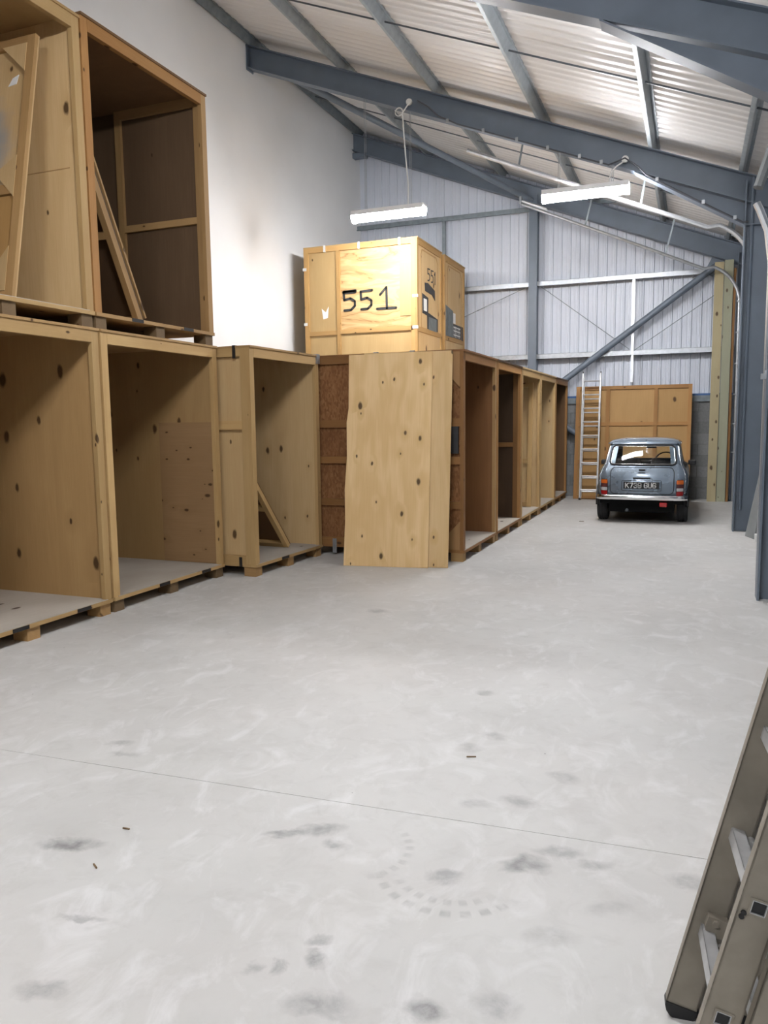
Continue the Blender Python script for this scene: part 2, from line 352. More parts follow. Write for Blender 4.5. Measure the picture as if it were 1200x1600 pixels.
MB().box(-1.16, -1.11, -.215, -.165, 2.3, 4.3).build('girt_tie', m_galvw, wb); MB().box(-5.04, -4.97, -.215, -.165, 4.4, 5.8).build('girt_tie', m_galvg, wb)
for a, b in (((-4.6, 3.75), (-3.2, 4.3)), ((-2.95, 4.28), (-1.2, 2.95)), ((.35, 3.9), (-1.1, 2.92))):
    MB().path([(a[0], -.21, a[1]), (b[0], -.21, b[1])], .008, 6).build('tie_wire', m_galvg, wb)
gc = MB(); gc.box(-3.17, -3.0, -.36, -.345, 0, 6.05).box(-3.17, -3.0, -.175, -.16, 0, 6.05).box(-3.09, -3.08, -.345, -.175, 0, 6.05).build('gable_column', m_steel, wb)
MB().path([(-3.02, -.27, 1.95), (.35, -.27, 4.42)], .062, 14).build('brace_tube', m_steel, wb, smooth=True)
MB().path([(-3.02, -.27, 1.80), (.9, -.27, -.9+.0)], .062, 14)
MB().path([(-2.98, -.27, 1.85), (-.45, -.27, .08)], .058, 14).build('brace_tube', m_steel, wb, smooth=True)
pl_ = MB().prism([(.12, 4.30), (.28, 4.22), (.60, 4.62), (.50, 4.78), (.30, 4.66)], 'y', -.235, -.222).build('gusset_plate', m_steel, wb)
for q in ((.27, 4.42), (.33, 4.46), (.24, 4.36)): MB().lathe([(-.02, .016), (.0, .016)], (q[0], -.24, q[1]), 'y', 6).build('bolt', m_galvw, pl_)
# right-hand wall
tag(bx('wall_right', m_rwall, None, XR, XR+.15, Y0, YG, -.1, 4.75), kind='structure')
dr = thing('door_1', (XR, 12.2, 0), kind='structure')
for k in range(7): bx('door_section', m_door, dr, -.10, -.05, 0, 3.55, k*.57+.004, (k+1)*.57-.004)
# roof
ce = thing('ceiling', (0, 0, 0), kind='structure')
y = Y0
lx0, lx1 = XW-.1, XR+.1
while y < YG:
    pr = [(y+i*P_+u, d) for i in range(6) for u, d in ((0, 0), (.048, 0), (.066, -.004), (.088, -.017), (.104, -.021), (.124, -.021), (.140, -.017), (.162, -.004))]+[(y+6*P_, 0)]
    zs = lambda x: ztop(x)+.165
    MB().grid([[(lx0, a, zs(lx0)+d) for a, d in pr], [(-3, a, zs(-3)+d) for a, d in pr], [(lx1, a, zs(lx1)+d) for a, d in pr]]).build('roof_sheet', m_roof, ce, smooth='all'); y += 6*P_
for px, m in ((-6.93, m_galvg), (-5.32, m_purl), (-3.75, m_purl), (-2.18, m_purl), (-.63, m_purl), (.52, m_purl)):
    z = ztop(px)
    pb = MB(); n = Vector((math.sin(SL), 0, math.cos(SL))); a = Vector((math.cos(SL), 0, -math.sin(SL)))
    base = Vector((px, 0, z))
    def strip(o0, o1, th):                           # flat strip between two offsets in the purlin's section
        d = (o1-o0).normalized(); q = Vector((-d.z, 0, d.x))*th/2
        pts = [base+o0+q, base+o1+q, base+o1-q, base+o0-q]; pb.prism([(p.x, p.z) for p in pts], 'y', Y0, YG-.05)
    strip(Vector((0, 0, 0)), n*.14, .010); strip(Vector((0, 0, 0)), -a*.045, .010); strip(n*.135, n*.135+a*.045, .010)
    strip(-a*.045, -a*.045+n*.018, .010)
    pb.build('purlin', m, ce)
for yy in (9.62, 14.1, 5.2):
    MB().path([(XW, yy, ztop(XW)+.06), (XR, yy, ztop(XR)+.06)], .011, 6).build('sag_rod', m_rod, ce)
def ibeam_sec(mb, pt, pbm, y, fwid, tf=.016, tw=.012):   # web in the XZ plane between two polylines
    for i in range(len(pt)-1):
        mb.prism([pt[i], pt[i+1], pbm[i+1], pbm[i]], 'y', y-tw/2, y+tw/2)
    for ln, s in ((pt, -1), (pbm, 1)):
        for i in range(len(ln)-1):
            (x0, z0), (x1, z1) = ln[i], ln[i+1]
            mb.prism([(x0, z0), (x1, z1), (x1, z1+s*tf), (x0, z0+s*tf)], 'y', y-fwid/2, y+fwid/2)
def frame(y, name, haunch=True):
    f = thing(name, (0, 0, 0), kind='structure')
    mb = MB(); ibeam_sec(mb, [(XW, ztop(XW)), (.95, ztop(.95))], [(XW, ztop(XW)-.36), (.60, ztop(.60)-.36)] if 0 else [(XW, ztop(XW)-.36), (.95, ztop(.95)-.36)], y, .19)
    mb.build('rafter', m_steel, f)
    if haunch:
        hb = MB(); hb.prism([(-.75, ztop(-.75)-.37), (.58, ztop(.58)-.37), (.58, 4.14)], 'y', y-.007, y+.007)
        hb.prism([(-.85, ztop(-.85)-.355), (.58, 4.15), (.58, 4.132), (-.85, ztop(-.85)-.373)], 'y', y-.095, y+.095); hb.build('haunch', m_steel, f)
        cb = MB()
        for a, b in ((.57, .588), (.952, .97)): cb.box(a, b, y-.10, y+.10, 0, ztop(.75)-.02)
        cb.box(.588, .952, y-.007, y+.007, 0, ztop(.75)-.02); cb.build('column', m_steel, f)
        bx('stiffener', m_steel, f, .588, .952, y-.095, y+.095, 4.13, 4.145)
        bx('end_plate', m_steel, f, XW+.001, XW+.02, y-.1, y+.1, ztop(XW)-.40, ztop(XW)-.02)
    return f
trims = [frame(y, 'trim_%d' % i) for i, y in ((1, 11.84), (2, 7.40), (3, 2.96), (4, -1.48))]
gf = frame(16.12, 'trim_5', False)
cb = MB()
for a, b in ((.70, .715), (.93, .945)): cb.box(a, b, 16.03, 16.2, 0, 4.6)
cb.box(.71, .935, 16.11, 16.12, 0, 4.6); cb.build('column', m_steel, gf)
MB().box(XW+.0, XW+.30, 16.05, 16.2, ztop(XW)-.52, ztop(XW)-.42).build('seat_bracket', m_steel, gf)
MB().path([(-6.30, 11.92, ztop(-6.3)-.28), (-3.12, 16.1, ztop(-3.12)-.30)], .055, 12).build('roof_brace', m_steel, gf, smooth=True)
for px in (-.63, -2.18, -3.75):                     # fly braces from rafter flange to purlin
    MB().beam((px-.02, 11.93, ztop(px)-.34), (px-.12, 12.45, ztop(px-.1)+.10), .035, .008).build('fly_brace', m_galvg, trims[0])
# conduit and cable along the first rafter
cd = MB(); pts = [(-4.03, 11.74, 6.42), (-3.85, 11.73, 6.30), (-3.7, 11.73, 6.15)]+[(x, 11.73, ztop(x)-.375) for x in (-3.4, -2.6, -1.9, -1.45, -1.2)]+[(-.98, 11.74, 5.19), (-.80, 11.74, 5.05), (-.70, 11.73, 4.93), (0, 11.73, 4.50), (.55, 11.73, 4.17), (.62, 11.72, 4.17)]
tag(cd.path(pts, .011, 6).build('lighting_cable', m_cableg), 'dark cable clipped along the lower edge of the middle rafter', 'cable')
clip = MB().box(-.02, .02, -.012, .012, -.025, .025).mesh('cable_clip'); clip.materials.append(m_galv)
for x in (-3.55, -3.0, -2.5, -2.05, -1.6, -1.3, -.55, .05, .45):
    z = ztop(x)-.375 if x < -1 else 4.93-(x+.7)*.61
    link('cable_clip', clip, None, bpy.data.objects['lighting_cable'], loc=(x, 11.72, z+.01))
tag(MB().path([(.66, 11.78, 4.75), (.66, 11.78, 4.17), (.655, 11.78, .3)], .02, 8).build('conduit', m_steel), 'blue grey conduit running up the web of the far steel column', 'conduit')
# ------------------------------------------------------------------ lamps
def lamp(x, y, z, label, cord=None, box=None, chain=None, L=1.17):
    t = thing('tube_light', (x, y, z), label, 'light', group='suspended tube lights')
    prof = [(-.072, .045), (-.080, .0), (-.066, -.055), (-.03, -.080), (.03, -.080), (.066, -.055), (.080, .0), (.072, .045)]
    MB().prism(prof, 'x', -L/2+.02, L/2-.02).build('diffuser', m_lamp, t)
    MB().box(-L/2-.02, L/2+.02, -.10, .10, .050, .080).box(-L/2-.02, L/2+.02, -.102, -.096, .012, .080).box(-L/2-.02, L/2+.02, .096, .102, .012, .080).build('body', m_white, t)
    for s in (-1, 1): MB().prism([(p[0]*1.08, p[1]*1.08) for p in prof], 'x', s*L/2-.02, s*L/2+.02).build('end_cap', m_lamp, t)
    hz = ztop(x)-.375-z
    for dx in (-L*.32, L*.32):
        zz = ztop(x+dx)-.375-z
        for d in (-.012, .012): MB().path([(dx+d, 0, .078), (dx+d, 0, zz+.02)], .004, 5).build('suspension_wire', m_galv, t)
    if box:
        b = Vector(box)-Vector((x, y, z)); j = MB().lathe([(-.03, .045), (-.005, .05), (.0, .05)], b, 'y', 16).build('junction_box', m_cable, t, smooth=True)
        MB().path([b+Vector((0, -.02, -.02))]+[Vector(c)-Vector((x, y, z)) for c in cord], .010, 6).build('power_cord', m_cable, j)
    return t
loop = [(-4.30+.06*math.cos(a), 11.66, 6.27+.06*math.sin(a)) for a in [math.radians(k) for k in range(-20, 360, 30)]]
lamp(-4.54, 11.78, 4.83, 'glowing tube light hanging left, above the crate marked 551', [(-4.2, 11.66, 6.30)]+loop+[(-4.24, 11.66, 6.2), (-4.22, 11.68, 5.8), (-4.18, 11.72, 5.2), (-4.2, 11.76, 4.92)], (-4.17, 11.77, 6.43))
lamp(-1.52, 11.78, 4.80, 'glowing tube light hanging right, nearer the steel columns', [(-1.08, 11.68, 5.08), (-1.16, 11.72, 5.02), (-1.2, 11.76, 4.88)], (-.98, 11.77, 5.18))
lamp(-1.52, 2.90, 4.80, 'tube light hanging out of view above the front of the hall', None, None)
lamp(-1.52, -1.54, 4.80, 'tube light hanging out of view behind the viewer', None, None)
rl = lamp(-.98, 7.66, 5.24, 'tube light fixed up against the hidden far side of the near rafter', None, None); rl.rotation_euler = (0, SL, 0)
for o in list(rl.children):
    if o.name.startswith(('diffuser', 'end_cap')): o.data.materials[0] = m_lamp_dim
    if o.name.startswith('suspension_wire'): bpy.data.objects.remove(o)
    elif o.name.startswith('body'): o.data = MB().box(-.58, .58, -.115, -.10, -.06, .08).mesh('body'); o.data.materials.append(m_white)
# ------------------------------------------------------------------ crates
def ribbon(mb, pts, wd, plane, d0, d1):             # painted stroke: flat pieces with rounded joints on plane 'y' or 'x'
    for i in range(len(pts)-1):
        a, b = Vector(pts[i]), Vector(pts[i+1]); dd = (b-a).normalized(); nn = Vector((-dd.y, dd.x))*wd/2
        mb.prism([tuple(a+nn), tuple(b+nn), tuple(b-nn), tuple(a-nn)], plane, d0, d1)
    for p in pts: mb.prism([(p[0]+wd/2*math.cos(k*math.pi/5), p[1]+wd/2*math.sin(k*math.pi/5)) for k in range(10)], plane, d0, d1)
def crate(loc, W, label, D=2.17, H=2.36, rz=0, ply=None, ply_in=None, tim='pale', inside=False, closed=False, roofm=None, straps=(.27, .72), zb=.13, stud=True, group='wooden storage crates', front_tim=None, detail=True, dust=True, blocks=None):
    t = thing('storage_crate', loc, label, 'crate', rz, group)
    ply = ply or ply_tan; ply_in = ply_in or ply; th = .035; pw = .075
    ft = front_tim or tim
    X, Y, Z = T[tim+'x'], T[tim+'y'], T[tim+'z']; FY, FZ = T[ft+'y'], T[ft+'z']
    # pallet base
    bm = MB().box(-.07, .07, -.06, .06, 0, zb-.03).mesh('block'); bm.materials.append(T[(blocks or 'tan')+'x'])
    for ix, px in enumerate((-.08, -D/2, -D+.08)):
        for py in (.07, W/2, W-.07): link('block', bm, None, t, loc=(px, py, 0))
    dk = bx('deck', T['pale'+'y'] if tim == 'pale' else T[tim+'y'], t, -D, .012, 0, W, zb-.03, zb)
    for s in straps: bx('strap', m_strap, dk, .012, .015, s*W-.075, s*W+.075, zb-.028, zb+.001)
    if dust: bx('floor_sheet', deck_dust, t, -D+.05, .006, .05, W-.05, zb, zb+.006)
    zt = H-.02
    bx('roof_panel', roofm or ply_in, t, -D, .014, -.004, W+.004, zt, H)
    # panels and battens
    yi = .0 if inside else th
    for s, y0 in ((0, yi), (1, W-yi-.014)):
        bx('side_panel', ply if s else ply, t, -D+.03, -.03, y0, y0+.014, zb, zt)
    bx('back_panel', ply_in, t, -D+.03, -D+.044, .02, W-.02, zb, zt)
    for s in (0, 1):
        y0, y1 = (0, pw) if s == 0 else (W-pw, W)
        bx('front_post', FZ, t, -.04, 0, y0, y1, zb, zt)
        if inside: ya, yb = (.014, .014+th) if s == 0 else (W-.014-th, W-.014)
        else: ya, yb = (0, th) if s == 0 else (W-th, W)
        bx('side_post', Z, t, -.115, -.04, ya, yb, zb, zt); bx('side_post', Z, t, -D, -D+.09, ya, yb, zb, zt)
        if inside: bx('side_post', Z, t, -1.07, -1.0, ya, yb, zb, zt)
        for z0, z1 in (((zt-.085, zt), (1.19, 1.255)) if inside else ((zt-.085, zt), (1.52, 1.61), (zb, zb+.085))):
            if inside: bx('side_rail', X, t, -1.0, -.115, ya, yb, z0, z1)
            else: bx('side_rail', X, t, -D+.09, -.115, ya, yb, z0, z1)
    bx('top_rail', FY, t, -.042, .002, pw, W-pw, zt-.095, zt)
    if closed: bx('front_panel', ply, t, -.030, -.014, pw-.01, W-pw+.01, zb, zt)
    return t
# near row along the white wall
XF = -4.50
A = crate((XF, 3.43, 0), 1.67, 'open crate on the floor at the left edge, under the crate holding a leaning panel', ply=ply_tan, straps=(.42, .80), roofm=ply_tan)
B = crate((XF, 5.13, 0), 1.66, 'open crate on the floor with a darker patch board inside, beside the leftmost crate', blocks='old', ply=ply_tan, straps=(.40, .80))
bx('patch_board', wood('ply_patch', (.30, .195, .11), (.22, .135, .07), 'x', .85, 6.0, .25, 8), B, -.70, -.045, 1.66-.035-.026, 1.66-.049, .14, 1.60)
A2 = crate((XF, 3.40, 2.36), 1.67, 'upper open crate at the top left holding a leaning framed panel', blocks='old', ply=ply_pale, tim='pale', roofm=ply_tan_x if 0 else ply_tan, straps=())
bx('seam_strip', T['tanx'], A2, -1.6, -.115, 1.67-.035-.017, 1.67-.049, 1.235, 1.241)
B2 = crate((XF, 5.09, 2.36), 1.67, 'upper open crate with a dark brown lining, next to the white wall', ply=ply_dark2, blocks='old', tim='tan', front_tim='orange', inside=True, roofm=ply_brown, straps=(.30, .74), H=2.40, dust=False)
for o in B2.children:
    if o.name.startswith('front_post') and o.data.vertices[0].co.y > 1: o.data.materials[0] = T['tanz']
Cc = crate((-4.14, 6.83, 0), 1.42, 'open crate with black corner straps standing forward of its neighbours', rz=math.radians(-2.6), ply=ply_pale, ply_in=ply_tan, straps=(.40,))
for z0, z1 in ((2.235, 2.365), (.10, .20)):
    bx('corner_strap', m_strap, Cc, -.20, -.165, -.006, .0, z0, z1)
bx('corner_strap', m_strap, Cc, -.20, -.165, -.006, .12, 2.361, 2.366)
bx('corner_clip', m_galv, Cc, -.06, .018, 1.36, 1.43, 2.26, 2.37)
# far row
XD = -2.34
Dd = crate((XD, 8.31, 0), 1.56, 'reddish open crate behind the two leaning plywood sheets', ply=osb, ply_in=ply_red, tim='red', front_tim='red', straps=(), roofm=ply_red)
[o for o in Dd.children if o.name.startswith('front_post')][1].data.materials[0] = T['tanz']
[o for o in Dd.children if o.name.startswith('side_panel')][1].data.materials[0] = ply_red
for o in list(Dd.children):                          # narrow corner post on the near side, rails run up to it
    if o.name.startswith('side_post') and o.data.vertices[0].co.y < .01 and o.data.vertices[0].co.x > -.2: bpy.data.objects.remove(o)
    elif o.name.startswith('side_rail') and o.data.vertices[0].co.y < .01:
        for v in o.data.vertices:
            if v.co.x > -.2: v.co.x = -.04
for z in (1.10, .60): bx('side_rail', T['redx'], Dd, -2.08, -.04, 0, .035, z, z+.08)
MB().prism([(-.041, 1.95), (-.041, 2.335), (-.40, 2.335)], 'y', -.012, -.001).build('gusset', ply_gus, Dd); MB().prism([(-.041, .46), (-.041, .14), (-.34, .14)], 'y', -.012, -.001).build('gusset', ply_gus, Dd)
bx('stencil_plate', m_blackpaint, Dd, -.32, -.062, -.004, .036, 1.22, 1.52)
for x in (-2.0, -1.06, -.62): bx('edge_clip', m_galv, Dd, x, x+.05, -.012, .03, 2.335, 2.37)
bx('edge_clip', m_galv, Dd, -1.62, -1.57, -.008, .0, .03, .20)
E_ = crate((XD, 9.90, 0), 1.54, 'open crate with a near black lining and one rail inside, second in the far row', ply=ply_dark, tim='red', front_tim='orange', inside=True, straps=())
F_ = crate((XD, 11.47, 0), 1.53, 'pale open crate with a leaning board inside, third in the far row', ply=ply_pale, tim='pale', straps=())
G_ = crate((XD, 13.02, 0), 1.50, 'pale open crate with an empty interior, fourth in the far row', ply=ply_pale, tim='pale', straps=())
H_ = crate((XD, 14.55, 0), 1.46, 'brown open crate at the gable end of the far row', ply=ply_brown, tim='orange', front_tim='orange', straps=())
# back row under and including the marked crates
for y in (12.93, 14.47): crate((-4.56, y, 0), 1.42, 'hidden crate standing behind the far row and carrying an upper crate' if 0 else ('crate hidden behind the far row, under the crate marked 551' if y < 14 else 'crate hidden behind the far row, nearest the gable'), D=2.10, ply=ply_red, tim='red', straps=(), closed=True)
K1 = crate((-4.46, 12.92, 2.36), 1.42, 'closed golden crate painted with a large 551, standing on top of the row', ply=ply_gold, ply_in=ply_gold_p, tim='gold', straps=(), closed=True, dust=False, group='closed upper crates')
K2 = crate((-4.46, 14.50, 2.36), 1.42, 'closed upper crate behind the one marked 551, with a white grid stencil', ply=ply_gold_p, tim='gold', straps=(), closed=True, dust=False, group='closed upper crates')
def mv(o): bpy.data.objects.remove(o)
for o in list(K1.children):                          # the 551 crate's own batten layout on its near side
    if o.name.startswith('side_rail') and o.data.vertices[0].co.y < .1 and 1.4 < o.data.vertices[0].co.z < 1.7: mv(o)
bx('side_rail', T['goldx'], K1, -1.46, -.075, 0, .035, .80, .875); bx('side_rail', T['goldx'], K1, -2.08, -1.53, 0, .035, .79, .865)
bx('side_post', T['goldz'], K1, -1.53, -1.46, 0, .036, .215, 2.255)
bx('inset_panel', ply_gold_p, K1, -2.08, -1.53, .026, .034, .86, 2.255); bx('inset_panel', ply_gold_p, K1, -1.46, -.115, .026, .034, .215, .80); bx('inset_panel', ply_gold_p, K1, -2.08, -1.53, .026, .034, .215, .79)
bx('patch_strip', ply_gold_p, K1, -.33, -.116, .026, .034, 1.05, 1.95)
big5 = lambda x, s: [(x+.25*s, .345*s), (x+.02*s, .335*s), (x+.03*s, .19*s), (x+.15*s, .215*s), (x+.235*s, .16*s), (x+.235*s, .08*s), (x+.16*s, .015*s), (x+.03*s, .01*s)]
mb = MB(); off = lambda pts: [(p[0]-1.42, p[1]+1.20) for p in pts]
for pts in (big5(0.0, 1.0), big5(.33, .95), [(.72, .24), (.84, .36), (.845, .0)], [(.66, .0), (1.02, .0)]): ribbon(mb, off(pts), .042, 'y', .0255-.0, .0300)
ribbon(mb, off([(.02, .325), (.24, .325)]), .06, 'y', .0255, .0305)
number = mb.build('painted_number', m_blackpaint, K1); tag(number, 'black hand painted number 551')
for (x, z) in ((-1.77, .045), (-1.10, .045), (-.34, .045)): bx('edge_clip', m_tape, K1, x, x+.04, -.012, .03, 2.25, 2.372)
for z in (1.95, .98): bx('edge_clip', m_tape, K1, -2.19, -2.12, -.006, .03, z, z+.05)
for z in (1.35, .82): bx('edge_clip', m_tape, K1, -.09, .008, -.006, .03, z, z+.05)
MB().prism([(-1.81, 1.08), (-1.72, 1.10), (-1.70, 1.30), (-1.76, 1.20), (-1.84, 1.27)], 'y', .0235, .0262).build('torn_paper', m_paper, K1)
def front_marks(K, first):
    fz = -.0160
    fr = MB(); zz = [(.24, .86), (.24, 2.10), (.30, 2.20), (1.12, 2.20), (1.20, 2.10), (1.20, .86)]
    f = fr; ribbon(fr, zz+[zz[0]], .02, 'x', -.014, -.009); fr.build('moulding', T['goldz'], K)
    bx('front_rail', T['goldy'], K, -.03, -.002, .075, 1.345, .78, .86)
    if first:
        g = MB()
        for k, (x, ) in enumerate(((.60,), (.80,))): ribbon(g, [(x+p[0]*.55, 1.72+p[1]*.62) for p in big5(0, 1.)], .022, 'x', -.014, -.008)
        ribbon(g, [(1.0, 1.88), (1.04, 1.93), (1.04, 1.72)], .022, 'x', -.014, -.008); tag(g.build('painted_number', m_blackpaint, K), 'small black painted number 551')
        MB().prism([(.44, 1.66), (.62, 1.68), (1.02, 1.60), (1.03, 1.42), (.85, 1.50), (.46, 1.52)], 'x', -.014, -.009).build('paint_patch', m_blackpaint, K)
        MB().prism([(.30, 1.46), (.64, 1.42), (.62, 1.10), (.30, 1.12)], 'x', -.014, -.0095).build('paint_patch', m_blackpaint, K)
        bx('paper_label', m_paper, K, -.010, -.0085, .37, .55, 1.17, 1.38)
        MB().prism([(.56, 1.17), (1.22, 1.10), (1.21, .52+.28), (.58, .80)], 'x', -.014, -.0098).build('paint_patch', m_blackpaint, K)
        bx('paint_patch', m_greypaint, K, -.0100, -.0088, .65, 1.12, .86, 1.09)
    else:
        MB().prism([(.02+.06, 1.45), (.62, 1.38), (.62, .84), (.08, .80)], 'x', -.014, -.009).build('paint_patch', m_greypaint, K)
        bx('paper_label', m_paper, K, -.010, -.0085, .62, .78, 1.15, 1.35)
        bx('paint_patch', m_blackpaint, K, -.014, -.0092, .60, 1.34, .86, 1.14)
        st = MB()
        for i in range(5): st.box(-.0092, -.0080, .66+i*.10, .68+i*.10, .88, 1.10)
        for z in (.92, 1.0, 1.07): st.box(-.0092, -.0080, .64, 1.12, z, z+.018)
        st.build('grid_stencil', m_paper, K)
[o for o in K1.children if o.name.startswith('front_panel')][0].data.materials[0] = ply_pale; [o for o in K2.children if o.name.startswith('front_panel')][0].data.materials[0] = ply_pale
front_marks(K1, True); front_marks(K2, False)
# ------------------------------------------------------------------ framed panels leaning inside crates
def framed(name, label, L, Hh, ply, tim, loc, rot, rails=(.5,), cols=(), th=.03, pw=.075, cat='panel', ply2=None, lip=0.0):
    """panel in local x (length) and z (height), battens on its -y face"""
    t = thing(name, loc, label, cat); t.rotation_euler = rot
    bx('board', ply, t, 0, L, 0, .012, 0, Hh)
    for x0 in (0, L-pw): bx('frame_post', T[tim+'z'], t, x0, x0+pw, -th, 0, 0, Hh)
    for z0 in (0, Hh-pw): bx('frame_rail', T[tim+'x'], t, pw, L-pw, -th, 0, z0, z0+pw)
    for r in rails: bx('frame_rail', T[tim+'x'], t, pw, L-pw, -th+.001, 0, r*Hh-pw/2, r*Hh+pw/2)
    for c in cols: bx('frame_post', T[tim+'z'], t, c*L-pw/2, c*L+pw/2, -th, 0, pw, Hh-pw)
    return t
# A2: leans on the right-hand side wall, battens to the viewer
lp = framed('framed_panel', 'framed board with blue stain leaning inside the top left crate', 1.72, 2.06, ply_pale, 'tan', (-6.42, 4.47, 2.50), (math.radians(-11.0), 0, 0), rails=(.42,), cols=(.62,))
MB().prism([(1.72-.075, 2.0), (1.72-.32, 2.0), (1.72-.075, 1.78)], 'y', -.034, -.028).build('gusset', ply_pale, lp)
MB().prism([(1.72-.075, .80), (1.72-.075, 1.12), (1.72-.28, 1.0)], 'y', -.034, -.028).build('gusset', ply_pale, lp)
MB().prism([(1.72-.075, .08), (1.72-.075, .42), (1.72-.36, .08)], 'y', -.034, -.028).build('gusset', ply_pale, lp)
bx('lower_board', ply_panel, lp, .08, 1.645, -.012, 0, .08, .82)
[o for o in lp.children if o.name.startswith('board')][0].data.materials[0] = wood('ply_stained', (.56, .42, .25), (.42, .28, .135), 'z', .45, 3.2, .30, 10, spot=(1.33, 1.22, .26, .42, (.24, .29, .33, 1)))
bx('paper_label', m_paper, lp, 1.50, 1.56, -.032, -.0285, 1.66, 1.72) if 0 else MB().prism([(1.46, 1.70), (1.54, 1.71), (1.56, 1.78), (1.50, 1.76)], 'y', -.004, .0).build('torn_paper', m_paper, lp)
# B2: leans on the left-hand side wall, seen from its underside
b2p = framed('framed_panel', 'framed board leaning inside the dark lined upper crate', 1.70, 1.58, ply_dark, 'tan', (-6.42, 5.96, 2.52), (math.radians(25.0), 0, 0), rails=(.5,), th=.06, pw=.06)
bx('edge_strip', T['tanz'], b2p, 1.64, 1.70, .040, .058, .02, 1.56); bx('gap_shade', ply_dark, b2p, .0, 1.66, .012, .040, 0, 1.56)  # dark filler paints the shaded gap between frame and edge strip
# C: leans on the left-hand side wall
framed('framed_panel', 'framed board leaning inside the strapped crate', 1.70, 1.50, ply_brown, 'pale', (-6.03, 8.0, .171), (math.radians(40.), 0, math.radians(-2.6)), rails=(.42,), th=.05, pw=.06)
# F: board leaning inside
framed('framed_panel', 'pale board leaning inside the third crate of the far row', 1.6, 2.05, ply_pale, 'pale', (-4.05, 12.84, .145), (math.radians(-2.5), 0, 0), rails=(.37,), cols=(.55,), th=.022)
# ------------------------------------------------------------------ plywood sheets leaning on the far row's end
def sheet(name, label, a, b, ct, top_y, Hh, th=.018, jag=False):
    a, b = Vector(a), Vector(b); u = (b-a).normalized(); L = (b-a).length
    t = thing(name, a, label, 'plywood', group='leaning plywood sheets')
    ang = math.atan2(u.y, u.x); lean = math.asin((top_y)/Hh)
    t.rotation_euler = (-lean, 0, ang)
    prof = [(0, 0), (L, 0), (L, Hh), (0, Hh)]
    if jag: prof = [(0, 0), (L, 0), (L, Hh+.005), (0, Hh-.005), (.012, 1.75), (-.006, 1.60), (.008, 1.2), (-.008, .85), (.006, .5)]
    MB().prism(prof, 'y', -th, 0).build('board', ply_sheet, t)
    return t
s1 = sheet('plywood_sheet', 'broad knotty plywood sheet leaning in front of the reddish crate', (-3.55, 7.72, 0), (-2.61, 7.855, 0), 0, .37, 2.36, jag=True)
s2 = sheet('plywood_sheet', 'second plywood sheet, showing as a narrow strip behind the broad knotty one', (-3.40, 7.80, 0), (-2.405, 7.925, 0), 0, .355, 2.37)
# ------------------------------------------------------------------ gable end: framed panel, ladder, timbers
pn = framed('wall_panel', 'large orange framed panel leaning on the block wall behind the car', 2.16, 2.24, ply_panel, 'orange', (-2.17, 15.80, 0), (math.radians(-6.5), 0, math.radians(.0)), rails=(.665, .33), cols=(.285, .70), th=.03, pw=.07)
fl = thing('extension_ladder', (-2.03, 15.58, 0), 'aluminium extension ladder leaning on the orange panel behind the car', 'ladder'); fl.rotation_euler = (math.radians(-6.2), 0, math.radians(.3))
for sx in (0, .335):
    MB().box(sx, sx+.028, -.055, 0, .03, 2.49).build('stile', m_alu, fl, bevel=.004); MB().box(sx+.002 if sx == 0 else sx-.014, sx+.042 if sx == 0 else sx+.026, .012, .06, .03, 2.44).build('stile', m_alu, fl, bevel=.004)
    MB().box(sx-.003, sx+.031, -.058, .003, 0, .04).build('foot', m_black, fl)
    MB().box(sx+.004, sx+.024, -.04, -.01, 2.49, 2.52).build('end_cap', m_black, fl)
for k in range(9):
    z = .20+k*.267
    MB().path([(.02, -.028, z), (.345, -.028, z)], .014, 8).build('rung', m_alu, fl, smooth=True)
    if z+.13 < 2.45: MB().path([(.02, .036, z-.075 if k > 4 else z-.03), (.345, .036, z-.075 if k > 4 else z-.03)], .013, 8).build('rung', m_alu, fl, smooth=True)
tp = wood('treated_timber', (.42, .36, .22), (.33, .27, .145), 'z', .5, 4.5, .35, 9, blotch=.2, warm=False); tg = wood('treated_timber_green', (.37, .37, .265), (.29, .285, .19), 'z', .5, 4.5, .35, 9, blotch=.2, warm=False)
for nm, m, x0, x1, yy, h_, lab in (('timber_plank', tp, .305, .462, 15.88, 4.42, 'tall yellowish timber plank standing in the corner by the block wall'), ('timber_plank', tg, .470, .625, 15.90, 4.45, 'tall greenish timber plank standing against the yellowish one'),
                                ('timber_plank', T['redz'], .632, .675, 15.93, 4.3, 'thin dark brown plank right of the two tall timbers')):
    t = MB().box(x0, x1, yy, yy+.048, 0, h_).build(nm, m, bevel=.004); tag(t, lab, 'plank', 'timber planks in the corner')
# ------------------------------------------------------------------ sectional door tracks
def track(pts, label, name='door_track', r=.028, mat=None):
    t = thing(name, (0, 0, 0), label, 'door track'); c = MB()
    c.path(pts, r, 8).build('rail', mat or m_galv, t, smooth=True); return t
def arc(c, r, a0, a1, y, n=9): return [(c[0]+r*math.cos(math.radians(a0+(a1-a0)*k/n)), y, c[1]+r*math.sin(math.radians(a0+(a1-a0)*k/n))) for k in range(n+1)]
yT = 15.55
tf = track([(-3.20, yT, 5.75), (-1.0, yT, 4.77), (.12, yT, 4.262)]+arc((-.02+.0, 3.60), .745, 66, 0, yT)+[(.735, yT, 2.0), (.745, yT, .05)], 'galvanised door track curving down the wall beside the corner timbers')
for z in (3.65, 3.1, 2.55, 2.0, 1.47, .95): bx('bracket', m_galv, tf, .68, .95, yT-.035, yT+.035, z-.012, z+.012)
bx('backing_angle', m_galvg, tf, .765, .80, yT-.02, yT+.02, .0, 3.9)
for d in (-.05, .05): MB().path([(-3.2, yT+d, 5.80), (-2.72, yT+d, 5.60)], .018, 8).build('spring_bumper', m_galvw, tf, smooth=True)
